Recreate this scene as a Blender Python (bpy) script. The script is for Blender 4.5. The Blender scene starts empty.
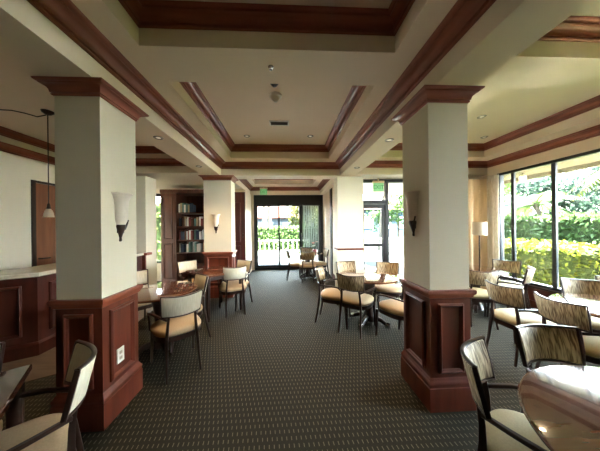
import bpy, bmesh, math, random
from mathutils import Vector, Matrix
random.seed(7)
C = bpy.context.scene.collection
S = bpy.context.scene
PI = math.pi

# ------------------------------------------------------------------ camera
F_PX, CX, CY, YAW, ROLL, EYE = 215.0, 297.0, 226.0, 0.0473, -0.0107, 1.5
cam_d = bpy.data.cameras.new('camera')
cam = bpy.data.objects.new('camera', cam_d); C.objects.link(cam)
fwd = Vector((math.sin(YAW), math.cos(YAW), 0)); r0 = Vector((math.cos(YAW), -math.sin(YAW), 0)); u0 = Vector((0, 0, 1))
ex = r0 * math.cos(ROLL) + u0 * math.sin(ROLL); ey = -r0 * math.sin(ROLL) + u0 * math.cos(ROLL)
mt = Matrix((ex, ey, -fwd)).transposed().to_4x4(); mt.translation = (0, 0, EYE)
cam.matrix_world = mt
cam_d.sensor_width = 36; cam_d.lens = F_PX / 600 * 36
cam_d.shift_x = (300 - CX) / 600; cam_d.shift_y = (CY - 225.5) / 600
cam_d.clip_start = 0.02; cam_d.clip_end = 200
S.camera = cam

# ------------------------------------------------------------------ world, sun, exposure
W = bpy.data.worlds.new('sky'); S.world = W; W.use_nodes = True
wn = W.node_tree; wn.nodes.clear()
wo = wn.nodes.new('ShaderNodeOutputWorld'); wb = wn.nodes.new('ShaderNodeBackground')
wt = wn.nodes.new('ShaderNodeTexCoord'); wx = wn.nodes.new('ShaderNodeSeparateXYZ'); wr = wn.nodes.new('ShaderNodeValToRGB')
wn.links.new(wt.outputs['Generated'], wx.inputs[0]); wn.links.new(wx.outputs['Z'], wr.inputs[0])
wr.color_ramp.elements[0].position = 0.0; wr.color_ramp.elements[0].color = (1.0, 1.0, 0.98, 1)
wr.color_ramp.elements[1].position = 0.7; wr.color_ramp.elements[1].color = (0.62, 0.80, 1.0, 1)
wn.links.new(wr.outputs[0], wb.inputs['Color']); wb.inputs['Strength'].default_value = 5.0
wn.links.new(wb.outputs[0], wo.inputs['Surface'])
sun_d = bpy.data.lights.new('sun', 'SUN'); sun_d.energy = 85.0; sun_d.angle = math.radians(3); sun_d.color = (1, .93, .8)
sun = bpy.data.objects.new('sun', sun_d); C.objects.link(sun)
sun.rotation_euler = Vector((-0.49, 0.20, -0.84)).to_track_quat('-Z', 'Y').to_euler()
S.view_settings.view_transform = 'Standard'; S.view_settings.look = 'None'
S.view_settings.gamma = 1; S.view_settings.use_curve_mapping = False
S.view_settings.exposure = 4.1
S.cycles.max_bounces = 10; S.cycles.diffuse_bounces = 6; S.cycles.transparent_max_bounces = 16
S.cycles.use_denoising = True
S.cycles.sample_clamp_indirect = 6.0
S.cycles.caustics_reflective = False; S.cycles.caustics_refractive = False

# ------------------------------------------------------------------ materials
def srgb(r, g, b):
    f = lambda c: (c / 255 / 12.92) if c / 255 <= .04045 else ((c / 255 + .055) / 1.055) ** 2.4
    return (f(r), f(g), f(b), 1)
def mat(name, col, rough=.5, spec=.5, metal=0., coat=0., noise=0., nscale=(8, 8, 8), col2=None, bump=0., emit=None, es=0.):
    m = bpy.data.materials.new(name); m.use_nodes = True
    n = m.node_tree; b = n.nodes['Principled BSDF']
    b.inputs['Base Color'].default_value = col; b.inputs['Roughness'].default_value = rough
    b.inputs['Specular IOR Level'].default_value = spec; b.inputs['Metallic'].default_value = metal
    b.inputs['Coat Weight'].default_value = coat; b.inputs['Coat Roughness'].default_value = .06
    if emit: b.inputs['Emission Color'].default_value = emit; b.inputs['Emission Strength'].default_value = es
    if noise or col2 or bump:
        tc = n.nodes.new('ShaderNodeTexCoord'); mp = n.nodes.new('ShaderNodeMapping'); mp.inputs['Scale'].default_value = nscale
        nz = n.nodes.new('ShaderNodeTexNoise'); nz.inputs['Scale'].default_value = 1; nz.inputs['Detail'].default_value = 4
        n.links.new(tc.outputs['Object'], mp.inputs[0]); n.links.new(mp.outputs[0], nz.inputs['Vector'])
        rp = n.nodes.new('ShaderNodeValToRGB'); rp.color_ramp.elements[0].position = .35; rp.color_ramp.elements[1].position = .65
        c2 = col2 if col2 else tuple(min(1, c * (1 + noise)) for c in col[:3]) + (1,)
        c1 = col if col2 else tuple(c * (1 - noise) for c in col[:3]) + (1,)
        rp.color_ramp.elements[0].color = c1; rp.color_ramp.elements[1].color = c2
        n.links.new(nz.outputs['Fac'], rp.inputs[0]); n.links.new(rp.outputs[0], b.inputs['Base Color'])
        if bump:
            bp = n.nodes.new('ShaderNodeBump'); bp.inputs['Strength'].default_value = bump; bp.inputs['Distance'].default_value = .01
            n.links.new(nz.outputs['Fac'], bp.inputs['Height']); n.links.new(bp.outputs[0], b.inputs['Normal'])
    return m
M = {}
M['cream'] = mat('cream_paint', srgb(233, 217, 197), .75, .2, noise=.015, nscale=(2, 2, 2))
M['wallgrey'] = mat('wall_paint', srgb(224, 215, 193), .8, .2, noise=.015, nscale=(2, 2, 2))
M['cherry'] = mat('cherry_wood', srgb(88, 38, 25), .36, .45, coat=.15, col2=srgb(110, 52, 34), nscale=(14, 14, 1.6))
M['cherry_h'] = mat('cherry_moulding', srgb(128, 64, 44), .42, .4, coat=.18, col2=srgb(146, 78, 54), nscale=(2, 2, 20))
M['darkwood'] = mat('dark_wood', srgb(36, 22, 18), .28, .5, coat=.3, col2=srgb(52, 32, 24), nscale=(20, 20, 3))
M['bookwood'] = mat('bookcase_wood', srgb(78, 42, 28), .4, .4, coat=.15, col2=srgb(98, 54, 36), nscale=(14, 14, 1.6))
M['tabletop'] = mat('polished_table_wood', srgb(84, 50, 36), .12, .6, coat=1.0, col2=srgb(104, 66, 48), nscale=(3, 22, 22))
M['tabletop'].node_tree.nodes['Principled BSDF'].inputs['Coat IOR'].default_value = 1.48; M['tabletop'].node_tree.nodes['Principled BSDF'].inputs['Coat Roughness'].default_value = .02
M['doorwood'] = mat('door_wood', srgb(112, 68, 44), .45, .4, col2=srgb(130, 82, 54), nscale=(14, 14, 1.5))
M['redwood'] = mat('mahogany_door', srgb(72, 24, 18), .35, .5, coat=.2, col2=srgb(92, 32, 22), nscale=(14, 14, 1.5))
M['barwood'] = mat('bar_mahogany', srgb(60, 25, 18), .4, .4, coat=.1, col2=srgb(78, 34, 24), nscale=(14, 14, 1.6))
M['stone'] = mat('counter_stone', srgb(196, 190, 172), .2, .5, noise=.08, nscale=(30, 30, 30))
M['plank'] = mat('floor_planks', srgb(96, 82, 70), .45, .4, col2=srgb(114, 98, 84), nscale=(3, 24, 24))
M['black'] = mat('black_metal_frame', srgb(26, 26, 28), .4, .5)
M['greyframe'] = mat('grey_window_frame', srgb(42, 46, 52), .4, .4)
M['chrome'] = mat('chrome', (.8, .8, .8, 1), .15, .5, metal=1)
M['nickel'] = mat('brushed_nickel', srgb(120, 114, 104), .4, .5)
M['bronze'] = mat('dark_bronze', srgb(48, 34, 26), .35, .5, metal=.6)
M['white'] = mat('white_plastic', srgb(232, 230, 222), .5, .4)
M['seat_warm'] = mat('warm_tinted_seat_fabric', srgb(190, 164, 130), .7, .25, noise=.06, nscale=(120, 120, 120))  # same seat cloth as the khaki one, warm lamp light tinted into the colour
M['seat_khaki'] = mat('khaki_seat_fabric', srgb(178, 164, 128), .6, .3, noise=.06, nscale=(120, 120, 120))
M['lampshade'] = mat('alabaster_glass', srgb(226, 212, 196), .35, .5, noise=.05, nscale=(20, 20, 6))
M['blind'] = mat('blind_slats', srgb(128, 134, 138), .6, .3)
M['drape_tan'] = mat('tan_drape', srgb(222, 198, 162), .8, .1, noise=.05, nscale=(40, 40, 3))
M['hedge'] = mat('hedge_leaf', srgb(29, 39, 6), .6, .1, col2=srgb(57, 63, 12), nscale=(24, 24, 24))
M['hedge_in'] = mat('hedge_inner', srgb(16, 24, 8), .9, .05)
M['leafgreen'] = mat('green_leaf', srgb(28, 43, 18), .6, .1, col2=srgb(47, 62, 29), nscale=(14, 14, 14))
M['leafblue'] = mat('blue_green_leaf', srgb(17, 29, 22), .6, .1, col2=srgb(32, 44, 36), nscale=(10, 10, 10))
M['leafyellow'] = mat('yellow_green_leaf', srgb(31, 36, 10), .6, .1, col2=srgb(47, 49, 19), nscale=(10, 10, 10))
M['trunk'] = mat('palm_trunk', srgb(42, 39, 34), .9, .1, col2=srgb(52, 48, 42), nscale=(2, 2, 22))
M['concrete'] = mat('pale_concrete', srgb(205, 203, 192), .85, .2, noise=.06, nscale=(3, 3, 3))
M['paver'] = mat('patio_pavers', srgb(42, 44, 45), .95, .03, noise=.08, nscale=(3, 3, 3))
M['lawn'] = mat('lawn_grass', srgb(18, 25, 6), .9, .1, col2=srgb(25, 33, 11), nscale=(6, 6, 6))
M['stucco'] = mat('pale_stucco', srgb(34, 38, 42), .9, .1, noise=.03)
M['bluewall'] = mat('blue_grey_wall', srgb(20, 30, 40), .9, .1, noise=.03)
M['rooftile'] = mat('terracotta_roof', srgb(37, 14, 9), .8, .1, col2=srgb(44, 19, 12), nscale=(4, 14, 14))
M['winglass_dark'] = mat('dark_pane', srgb(70, 84, 96), .15, .5)
M['exitgreen'] = mat('exit_green', srgb(20, 96, 44), .5, .4, emit=srgb(60, 190, 90), es=.03)
M['exitplate'] = mat('exit_plate', srgb(120, 176, 122), .4, .4, emit=srgb(150, 220, 150), es=.015)
M['lens'] = mat('lamp_lens', srgb(235, 228, 210), .5, .4, emit=(1, .85, .62, 1), es=.05)
M['pink'] = mat('pink_petals', srgb(206, 120, 116), .7, .2, noise=.08, nscale=(30, 30, 30))
M['fencepaint'] = mat('fence_paint', srgb(65, 67, 67), .7, .2)
M['eave'] = mat('eave_paint', srgb(73, 69, 56), .8, .1)
M['petal'] = mat('white_petals', srgb(232, 232, 226), .6, .2)
M['shade'] = mat('drum_shade_linen', srgb(232, 226, 210), .8, .1)

def leafy(m, amt=.42):
    n = m.node_tree; b = n.nodes['Principled BSDF']; o = [q for q in n.nodes if q.type == 'OUTPUT_MATERIAL'][0]
    t = n.nodes.new('ShaderNodeBsdfTranslucent'); x = n.nodes.new('ShaderNodeMixShader'); x.inputs[0].default_value = amt
    src = b.inputs['Base Color'].links[0].from_socket; n.links.new(src, t.inputs[0])
    n.links.new(b.outputs[0], x.inputs[1]); n.links.new(t.outputs[0], x.inputs[2]); n.links.new(x.outputs[0], o.inputs[0])
for k_ in ('hedge', 'leafgreen', 'leafblue', 'leafyellow'): leafy(M[k_])

def fabric(name, dark, light, amt):
    m = bpy.data.materials.new(name); m.use_nodes = True; n = m.node_tree; b = n.nodes['Principled BSDF']
    b.inputs['Roughness'].default_value = .55; b.inputs['Specular IOR Level'].default_value = .35
    tc = n.nodes.new('ShaderNodeTexCoord'); mp = n.nodes.new('ShaderNodeMapping'); mp.inputs['Scale'].default_value = (150, 40, 9)
    nz = n.nodes.new('ShaderNodeTexNoise'); nz.inputs['Scale'].default_value = 1; nz.inputs['Detail'].default_value = 1.5
    rp = n.nodes.new('ShaderNodeValToRGB'); rp.color_ramp.elements[0].position = .5 - amt; rp.color_ramp.elements[1].position = .5 + amt
    rp.color_ramp.elements[0].color = dark; rp.color_ramp.elements[1].color = light
    n.links.new(tc.outputs['Object'], mp.inputs[0]); n.links.new(mp.outputs[0], nz.inputs['Vector'])
    n.links.new(nz.outputs['Fac'], rp.inputs[0]); n.links.new(rp.outputs[0], b.inputs['Base Color'])
    return m
M['fab_stripe'] = fabric('striped_back_fabric', srgb(104, 84, 62), srgb(200, 182, 148), .13)
M['fab_washed'] = fabric('washed_stripe_fabric', srgb(198, 188, 164), srgb(218, 210, 190), .25)  # same striped fabric, its stripes washed out by window light put into the colour
M['drape_pat'] = fabric('patterned_drape', srgb(216, 206, 188), srgb(236, 230, 218), .16)

leafy(M['drape_pat'], .4)
def carpet():
    m = bpy.data.materials.new('dashed_carpet'); m.use_nodes = True; n = m.node_tree; b = n.nodes['Principled BSDF']
    b.inputs['Roughness'].default_value = .9; b.inputs['Specular IOR Level'].default_value = .12
    L = n.links
    def mth(op, a, v2=None):
        q = n.nodes.new('ShaderNodeMath'); q.operation = op
        for i, x in enumerate((a, v2)):
            if x is None: continue
            if isinstance(x, (int, float)): q.inputs[i].default_value = x
            else: L.new(x, q.inputs[i])
        return q.outputs[0]
    tc = n.nodes.new('ShaderNodeTexCoord'); sp = n.nodes.new('ShaderNodeSeparateXYZ'); L.new(tc.outputs['Object'], sp.inputs[0])
    x, y = sp.outputs['X'], sp.outputs['Y']
    yr = mth('DIVIDE', y, .052); row = mth('FLOOR', yr); fy = mth('SUBTRACT', yr, row)
    off = mth('MULTIPLY', mth('MODULO', mth('ABSOLUTE', row), 2), .5)
    xr = mth('ADD', mth('ADD', mth('DIVIDE', x, .034), off), mth('MULTIPLY', fy, .16)); fx = mth('SUBTRACT', xr, mth('FLOOR', xr))
    dash = mth('MULTIPLY', mth('LESS_THAN', fx, .13), mth('LESS_THAN', fy, .52))
    nz = n.nodes.new('ShaderNodeTexNoise'); nz.inputs['Scale'].default_value = 160; nz.inputs['Detail'].default_value = 2
    L.new(tc.outputs['Object'], nz.inputs['Vector'])
    r1 = n.nodes.new('ShaderNodeValToRGB'); r1.color_ramp.elements[0].color = srgb(36, 33, 26); r1.color_ramp.elements[1].color = srgb(57, 52, 42)
    L.new(nz.outputs['Fac'], r1.inputs[0])
    mx = n.nodes.new('ShaderNodeMixRGB'); L.new(dash, mx.inputs[0]); L.new(r1.outputs[0], mx.inputs[1]); mx.inputs[2].default_value = srgb(114, 105, 84)
    L.new(mx.outputs[0], b.inputs['Base Color'])
    return m
M['carpet'] = carpet()
def glass():
    m = bpy.data.materials.new('window_glass'); m.use_nodes = True; n = m.node_tree; n.nodes.clear()
    o = n.nodes.new('ShaderNodeOutputMaterial'); t = n.nodes.new('ShaderNodeBsdfTransparent'); g = n.nodes.new('ShaderNodeBsdfGlossy')
    t.inputs[0].default_value = (.93, .97, .97, 1); g.inputs['Roughness'].default_value = .01
    x = n.nodes.new('ShaderNodeMixShader'); fr = n.nodes.new('ShaderNodeFresnel'); fr.inputs[0].default_value = 1.25
    n.links.new(fr.outputs[0], x.inputs[0]); n.links.new(t.outputs[0], x.inputs[1]); n.links.new(g.outputs[0], x.inputs[2]); n.links.new(x.outputs[0], o.inputs[0])
    return m
M['glass'] = glass()

# ------------------------------------------------------------------ mesh builder
class MB:
    def __init__(s): s.v = []; s.f = []
    def face(s, *p):
        i = len(s.v); s.v += [tuple(q) for q in p]; s.f.append(tuple(range(i, i + len(p))))
    def box(s, x0, x1, y0, y1, z0, z1):
        i = len(s.v)
        s.v += [(x0, y0, z0), (x1, y0, z0), (x1, y1, z0), (x0, y1, z0), (x0, y0, z1), (x1, y0, z1), (x1, y1, z1), (x0, y1, z1)]
        s.f += [tuple(i + k for k in q) for q in ((0, 3, 2, 1), (4, 5, 6, 7), (0, 1, 5, 4), (1, 2, 6, 5), (2, 3, 7, 6), (3, 0, 4, 7))]
        return s
    def rings(s, R, closed=True, cap0=True, cap1=True):
        i = len(s.v); n = len(R[0])
        for r in R: s.v += [tuple(p) for p in r]
        for k in range(len(R) - 1):
            for j in range(n if closed else n - 1):
                a, b = i + k * n + j, i + k * n + (j + 1) % n
                s.f.append((a, b, b + n, a + n))
        if closed and cap0: s.f.append(tuple(i + j for j in reversed(range(n))))
        if closed and cap1: s.f.append(tuple(i + (len(R) - 1) * n + j for j in range(n)))
        return s
    def lathe(s, prof, c=(0, 0, 0), seg=24, a0=0., a1=2 * PI, cap=True):
        full = abs(a1 - a0 - 2 * PI) < 1e-6
        m = seg if full else seg + 1
        R = [[(c[0] + r * math.cos(a0 + (a1 - a0) * k / seg), c[1] + r * math.sin(a0 + (a1 - a0) * k / seg), c[2] + z) for k in range(m)] for r, z in prof]
        return s.rings(R, full, cap, cap)
    def bar(s, pts, sec, up=(0, 0, 1)):
        """sweep a rectangular (w,h) or round (r,) section, one entry per point"""
        R = []; up = Vector(up); P = [Vector(p) for p in pts]
        for k, p in enumerate(P):
            t = (P[min(k + 1, len(P) - 1)] - P[max(k - 1, 0)]).normalized()
            a = t.cross(up)
            if a.length < 1e-4: a = t.cross(Vector((1, 0, 0)))
            a.normalize(); b = a.cross(t).normalized()
            q = sec[k] if isinstance(sec, list) else sec
            if len(q) == 2:
                w, h = q[0] / 2, q[1] / 2
                R.append([p + a * w * .7 + b * h, p + a * w + b * h * .6, p + a * w - b * h * .6, p + a * w * .7 - b * h, p - a * w * .7 - b * h, p - a * w - b * h * .6, p - a * w + b * h * .6, p - a * w * .7 + b * h][::-1])
            else:
                R.append([p + (a * math.cos(th) + b * math.sin(th)) * q[0] for th in [2 * PI * j / 10 for j in range(10)]])
        return s.rings(R)
    def rect_prof(s, x0, x1, y0, y1, prof, closed_prof=False):
        """sweep a (offset,z) profile round a rectangle, offset>0 inwards"""
        R = [[(x0 + o, y0 + o, z), (x1 - o, y0 + o, z), (x1 - o, y1 - o, z), (x0 + o, y1 - o, z)] for o, z in prof]
        if closed_prof: R.append(R[0])
        return s.rings(R, True, False, False)
    def build(s, name, m, parent=None, loc=None, smooth=True, ang=40):
        me = bpy.data.meshes.new(name); me.from_pydata(s.v, [], s.f)
        bm = bmesh.new(); bm.from_mesh(me); bmesh.ops.remove_doubles(bm, verts=bm.verts, dist=1e-5)
        bmesh.ops.recalc_face_normals(bm, faces=bm.faces); bm.to_mesh(me); bm.free()
        if smooth: me.shade_smooth(); me.set_sharp_from_angle(angle=math.radians(ang))
        me.materials.append(m)
        o = bpy.data.objects.new(name, me); C.objects.link(o)
        if parent: o.parent = parent
        if loc: o.location = loc
        return o
def rbox(x0, x1, y0, y1, z0, z1, r=.006):
    b = MB(); rr = r
    def ring(i, z): return [(x0 + i, y0 + i, z), (x1 - i, y0 + i, z), (x1 - i, y1 - i, z), (x0 + i, y1 - i, z)]
    return b.rings([ring(rr, z0), ring(0, z0 + rr), ring(0, z1 - rr), ring(rr, z1)])
def empty(name, loc=(0, 0, 0), rz=0):
    o = bpy.data.objects.new(name, None); C.objects.link(o); o.location = loc; o.rotation_euler = (0, 0, rz); o.empty_display_size = .1
    return o
def tag(o, label, cat, group=None, kind=None):
    o['label'] = label; o['category'] = cat
    if group: o['group'] = group
    if kind: o['kind'] = kind
    return o
def struct(o):
    o['kind'] = 'structure'; return o
def copy_tree(o, parent=None):
    c = o.copy(); C.objects.link(c)
    if parent: c.parent = parent
    for ch in list(o.children): copy_tree(ch, c)
    return c

# ------------------------------------------------------------------ setting: levels
ZS, ZC0, ZT, ZF, ZC = 2.58, 2.724, 2.84, 2.97, 3.08     # soffit, crown foot, tray flat, coffer crown foot, coffer ceiling
XL, XR, YB = -4.46, 4.40, -3.2
BLo, BLi, BRi, BRo = -1.75, -1.38, 1.16, 1.488
YW = 7.45
struct(MB().box(XL - .1, XR, YB, 7.6, -.12, 0).build('floor', M['carpet']))

# plank floor in front of the bar
K = Vector((-2.97, 2.70, 0)); d1 = Vector((-.86, -.51, 0)).normalized(); A = K + d1 * 1.3; Bq = Vector((-2.97, 4.55, 0))
wf = MB(); n1 = Vector((-d1.y, d1.x, 0)); n1 = -n1 if n1.y > 0 else n1
pk = K + n1 * .58 + Vector((.42, .2, 0))
wf.rings([[(A.x, A.y, 0), (A.x + n1.x * .6, A.y + n1.y * .6, 0), (pk.x, pk.y, 0), (-2.5, 4.55, 0), (Bq.x, Bq.y, 0), (K.x, K.y, 0)],
          [(A.x, A.y, .006), (A.x + n1.x * .6, A.y + n1.y * .6, .006), (pk.x, pk.y, .006), (-2.5, 4.55, .006), (Bq.x, Bq.y, .006), (K.x, K.y, .006)]])
o = wf.build('floor_planks', M['plank'], smooth=False); struct(o)

ceil = MB()
TOP = 3.25
ceil.box(XL - .1, XR + .1, YB, 7.6, ZC, TOP)
bm_ = MB()
for b in ((BLo, BLi, YB, 4.95), (BRi, BRo, YB, 4.95), (BLo, -1.24, 4.95, YW), (BRi, BRo, 4.95, YW), (BLi, BRi, 4.62, 4.95), (XL, BLo, 4.40, 4.95), (BRo, XR, 4.50, 4.95)):
    ceil.box(b[0], b[1], b[2], b[3], ZS, ZC)
ceil.box(XL, BLo, 4.95, 6.3, ZS, ZC); ceil.box(BRo, XR, 4.95, YW, ZS, ZC)
def flats(x0, x1, y0, y1, holes):
    hx0, hx1 = holes[0][0], holes[0][1]
    ceil.box(x0, hx0, y0, y1, ZT, ZC); ceil.box(hx1, x1, y0, y1, ZT, ZC)
    ys = [y0] + [q for h in holes for q in (h[2], h[3])] + [y1]
    for k in range(0, len(ys), 2): ceil.box(hx0, hx1, ys[k], ys[k + 1], ZT, ZC)
AC = [(-1.073, .856, -1.2, 1.635), (-1.073, .856, 2.03, 4.262)]
RC = [(1.83, 3.98, -1.2, 1.635), (1.83, 3.98, 2.03, 4.14)]
FC = [(-1.0, .86, 5.3, 6.85)]
flats(BLi, BRi, YB, 4.62, AC); flats(BRo, XR, YB, 4.50, RC); flats(-1.24, BRi, 4.95, YW, FC)
struct(ceil.build('ceiling', M['cream'], smooth=False))

def crown_prof(z0, z1, p):
    h = z1 - z0
    return [(0, z0), (.10 * p, z0), (.17 * p, z0 + .05 * h), (.17 * p, z0 + .12 * h), (.09 * p, z0 + .17 * h), (.09 * p, z0 + .21 * h), (.24 * p, z0 + .22 * h), (.24 * p, z0 + .30 * h), (.29 * p, z0 + .44 * h), (.40 * p, z0 + .58 * h),
            (.58 * p, z0 + .69 * h), (.74 * p, z0 + .73 * h), (.74 * p, z0 + .80 * h), (.86 * p, z0 + .81 * h), (.96 * p, z0 + .87 * h), (p, z0 + .94 * h), (p, z1), (0, z1)]
ti = [0]
def crown(x0, x1, y0, y1, z0, z1, p):
    ti[0] += 1
    o = MB().rect_prof(x0, x1, y0, y1, crown_prof(z0, z1, p)).build('trim_%d' % ti[0], M['cherry_h'], ang=25); struct(o)
crown(BLi, BRi, YB + .0, 4.62, ZC0, ZT, .125)
crown(BRo, XR, YB, 4.50, ZC0, ZT, .125)
crown(-1.24, BRi, 4.95, YW, ZC0, ZT, .11)
crown(XL, BLo, YB, 4.40, ZC0, ZT, .11)
crown(XL, BLo, YB, 4.40, ZF, ZC, .10)
for h in AC + RC + FC: crown(h[0], h[1], h[2], h[3], ZF, ZC, .10)

# walls
wl = MB().box(XL - .12, XL, YB, 3.98, 0, ZC); wl.box(XL - .12, XL, 3.98, 4.95, 2.36, ZC); wl.box(XL - .12, XL, 4.95, 6.3, 0, ZC)
struct(wl.build('wall_left', M['wallgrey'], smooth=False))
struct(MB().box(XL - .12, XR + .12, YB - .12, YB, 0, ZC).build('wall_back', M['wallgrey'], smooth=False))
wr_ = MB().box(XR, XR + .14, YB, 4.29, 2.545, ZC); wr_.box(XR, XR + .14, YB, .4, 0, 2.545); wr_.box(XR, XR + .14, 4.29, 4.95, 0, ZC)
struct(wr_.build('wall_right', M['cream'], smooth=False))
wd = MB().box(XR, XR + .14, .4, 4.29, 0, .355); wd.box(XR - .02, XR, .4, 4.29, 0, .12)
struct(wd.build('baseboard_right', M['cherry'], smooth=False))
struct(rbox(XR - .05, XR + .14, .4, 4.29, .355, .385).build('trim_20', M['darkwood'], smooth=False))
# bar-room far stub wall
st = MB().box(-4.4, -2.93, 4.62, 4.98, 0, ZS)
struct(st.build('wall_stub', M['wallgrey'], smooth=False))
# library back wall with window
lw = MB().box(XL - .12, -3.95, 6.18, 6.3, 0, ZS); lw.box(-3.95, -3.25, 6.18, 6.3, 0, .5); lw.box(-3.95, -3.25, 6.18, 6.3, 2.45, ZS); lw.box(-3.25, -1.9, 6.18, 6.3, 0, ZS)
struct(lw.build('wall_library', M['cream'], smooth=False))
# foyer block, end wall and right wall
fb = MB().box(-1.95, -1.20, 6.34, YW + .15, 0, ZS)
struct(fb.build('wall_foyer_left', M['cream'], smooth=False))
fw = MB().box(-1.95, -1.13, YW, YW + .15, 0, ZC); fw.box(-1.13, 1.29, YW, YW + .15, 2.58, ZC); fw.box(1.27, BRo, YW, YW + .15, 0, ZC)
struct(fw.build('wall_far', M['cream'], smooth=False))
fr = MB().box(1.31, 1.45, 5.0, YW, 0, ZS)
struct(fr.build('wall_foyer_right', M['cream'], smooth=False))
struct(rbox(1.285, 1.31, 6.12, 6.36, 0, ZS - .001).build('trim_21', M['darkwood'], smooth=False))
struct(MB().box(1.29, 1.31, 5.0, 6.1, 0, .14).build('baseboard_foyer', M['cherry'], smooth=False))

# pillars
def panel_frame(b, P0, ux, un, w, z0, z1, t=.022):
    """raised frame moulding on a face: P0 lower corner, ux along, un outward"""
    ux = Vector(ux); un = Vector(un); P0 = Vector(P0)
    prof = [(0, 0), (0, t * .55), (.006, t * .8), (.014, t), (.022, t * .6), (.030, t * .35), (.034, 0)]
    R = []
    for o, h in prof:
        R.append([P0 + ux * o + Vector((0, 0, z0 + o)) + un * h, P0 + ux * (w - o) + Vector((0, 0, z0 + o)) + un * h,
                  P0 + ux * (w - o) + Vector((0, 0, z1 - o)) + un * h, P0 + ux * o + Vector((0, 0, z1 - o)) + un * h])
    b.rings(R, True, False, False)
def pillar(name, x0, x1, y0, y1, cap=True, wains=True):
    g = .016
    o = MB().box(x0 + g, x1 - g, y0 + g, y1 - g, .9 if wains else 0, ZS).build(name, M['wallgrey'], smooth=False); struct(o)
    if wains:
        b = MB(); b.box(x0 + .012, x1 - .012, y0 + .012, y1 - .012, 0, .935)
        b.build('wainscot_body', M['cherry'], o, smooth=False)
        p = MB(); w = x1 - x0; d = y1 - y0; s = .075
        for P0, ux, un, ww in (((x0 + s, y0 + .012, 0), (1, 0, 0), (0, -1, 0), w - 2 * s), ((x0 + s, y1 - .012, 0), (1, 0, 0), (0, 1, 0), w - 2 * s),
                               ((x0 + .012, y0 + s, 0), (0, 1, 0), (-1, 0, 0), d - 2 * s), ((x1 - .012, y0 + s, 0), (0, 1, 0), (1, 0, 0), d - 2 * s)):
            panel_frame(p, P0, ux, un, ww, .30, .86)
        p.build('panel_moulding', M['cherry'], o, smooth=False)
        r = MB().rect_prof(x0, x1, y0, y1, [(.02, .90), (.012, .90), (.0, .908), (-.004, .926), (-.014, .935), (-.018, .945), (-.018, .962), (-.014, .97), (.021, .97)])
        r.build('chair_rail', M['cherry_h'], o)
        q = MB().rect_prof(x0, x1, y0, y1, [(.012, .262), (.004, .25), (.0, .236), (-.008, .228), (-.010, .212), (-.006, .204), (-.006, .19), (-.010, .186), (-.010, 0), (0, 0)])
        q.build('plinth', M['cherry'], o)
    if cap:
        pr = [(-oo, z) for oo, z in crown_prof(2.487 if wains else 2.5, ZS - .001, .078)]
        q = MB().rect_prof(x0 + g, x1 - g, y0 + g, y1 - g, pr); q.build('capital', M['cherry_h'], o, ang=25)
    return o
pillar('pillar_bar_side', -1.732, -1.376, 1.665, 2.075)
pillar('pillar_window_side', 1.135, 1.497, 1.67, 2.09)
pillar('pillar_library', -1.765, -1.162, 4.62, 4.98)
p3 = pillar('pillar_storefront', 1.10, 1.71, 4.66, 5.0, cap=False, wains=False)
MB().rect_prof(1.12, 1.69, 4.68, 4.98, [(0, .955), (-.012, .955), (-.018, .975), (-.018, .995), (-.008, 1.0), (0, 1.0)]).build('chair_rail', M['cherry'], p3)
# wainscot on the stub wall
sw = MB().box(-3.5, -2.93, 4.58, 4.62, 0, .93); panel_frame(sw, (-3.35, 4.58, 0), (1, 0, 0), (0, -1, 0), .34, .3, .86)
struct(sw.build('trim_22', M['cherry'], smooth=False))
struct(rbox(-3.5, -2.86, 4.53, 4.7, .93, .98).build('trim_23', M['cherry_h'], smooth=False))

# ------------------------------------------------------------------ windows and doors
w = MB(); g = MB()
ys = [.42, 1.4, 2.25, 3.37, 4.02, 4.27]
x0, x1 = XR + .02, XR + .10
w.box(x0, x1, .4, 4.29, .385, .43); 
for y in ys[1:-1]: w.box(x0 + .015, x1 - .03, y - .03, y + .03, .43, 2.50)
w.box(x0, x1, 4.25, 4.29, .43, 2.50); w.box(x0, x1, .4, .44, .43, 2.50)
o = struct(w.build('window_1', M['greyframe'], smooth=False))
MB().box(x0 - .02, x1 + .01, .4, 4.29, 2.50, 2.545).build('head_rail', M['black'], o, smooth=False)
for k in range(len(ys) - 1):
    MB().box(x0 + .03, x0 + .04, ys[k] + .02, ys[k + 1] - .02, .42, 2.51).build('glass_pane', M['glass'], o, smooth=False)
w = MB()
w.box(-3.95, -3.89, 6.2, 6.26, .5, 2.45); w.box(-3.31, -3.25, 6.2, 6.26, .5, 2.45); w.box(-3.89, -3.31, 6.2, 6.26, .5, .56); w.box(-3.89, -3.31, 6.2, 6.26, 2.36, 2.45)
o = struct(w.build('window_2', M['black'], smooth=False))
MB().box(-3.89, -3.31, 6.225, 6.235, .56, 2.36).build('glass_pane', M['glass'], o, smooth=False)
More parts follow.
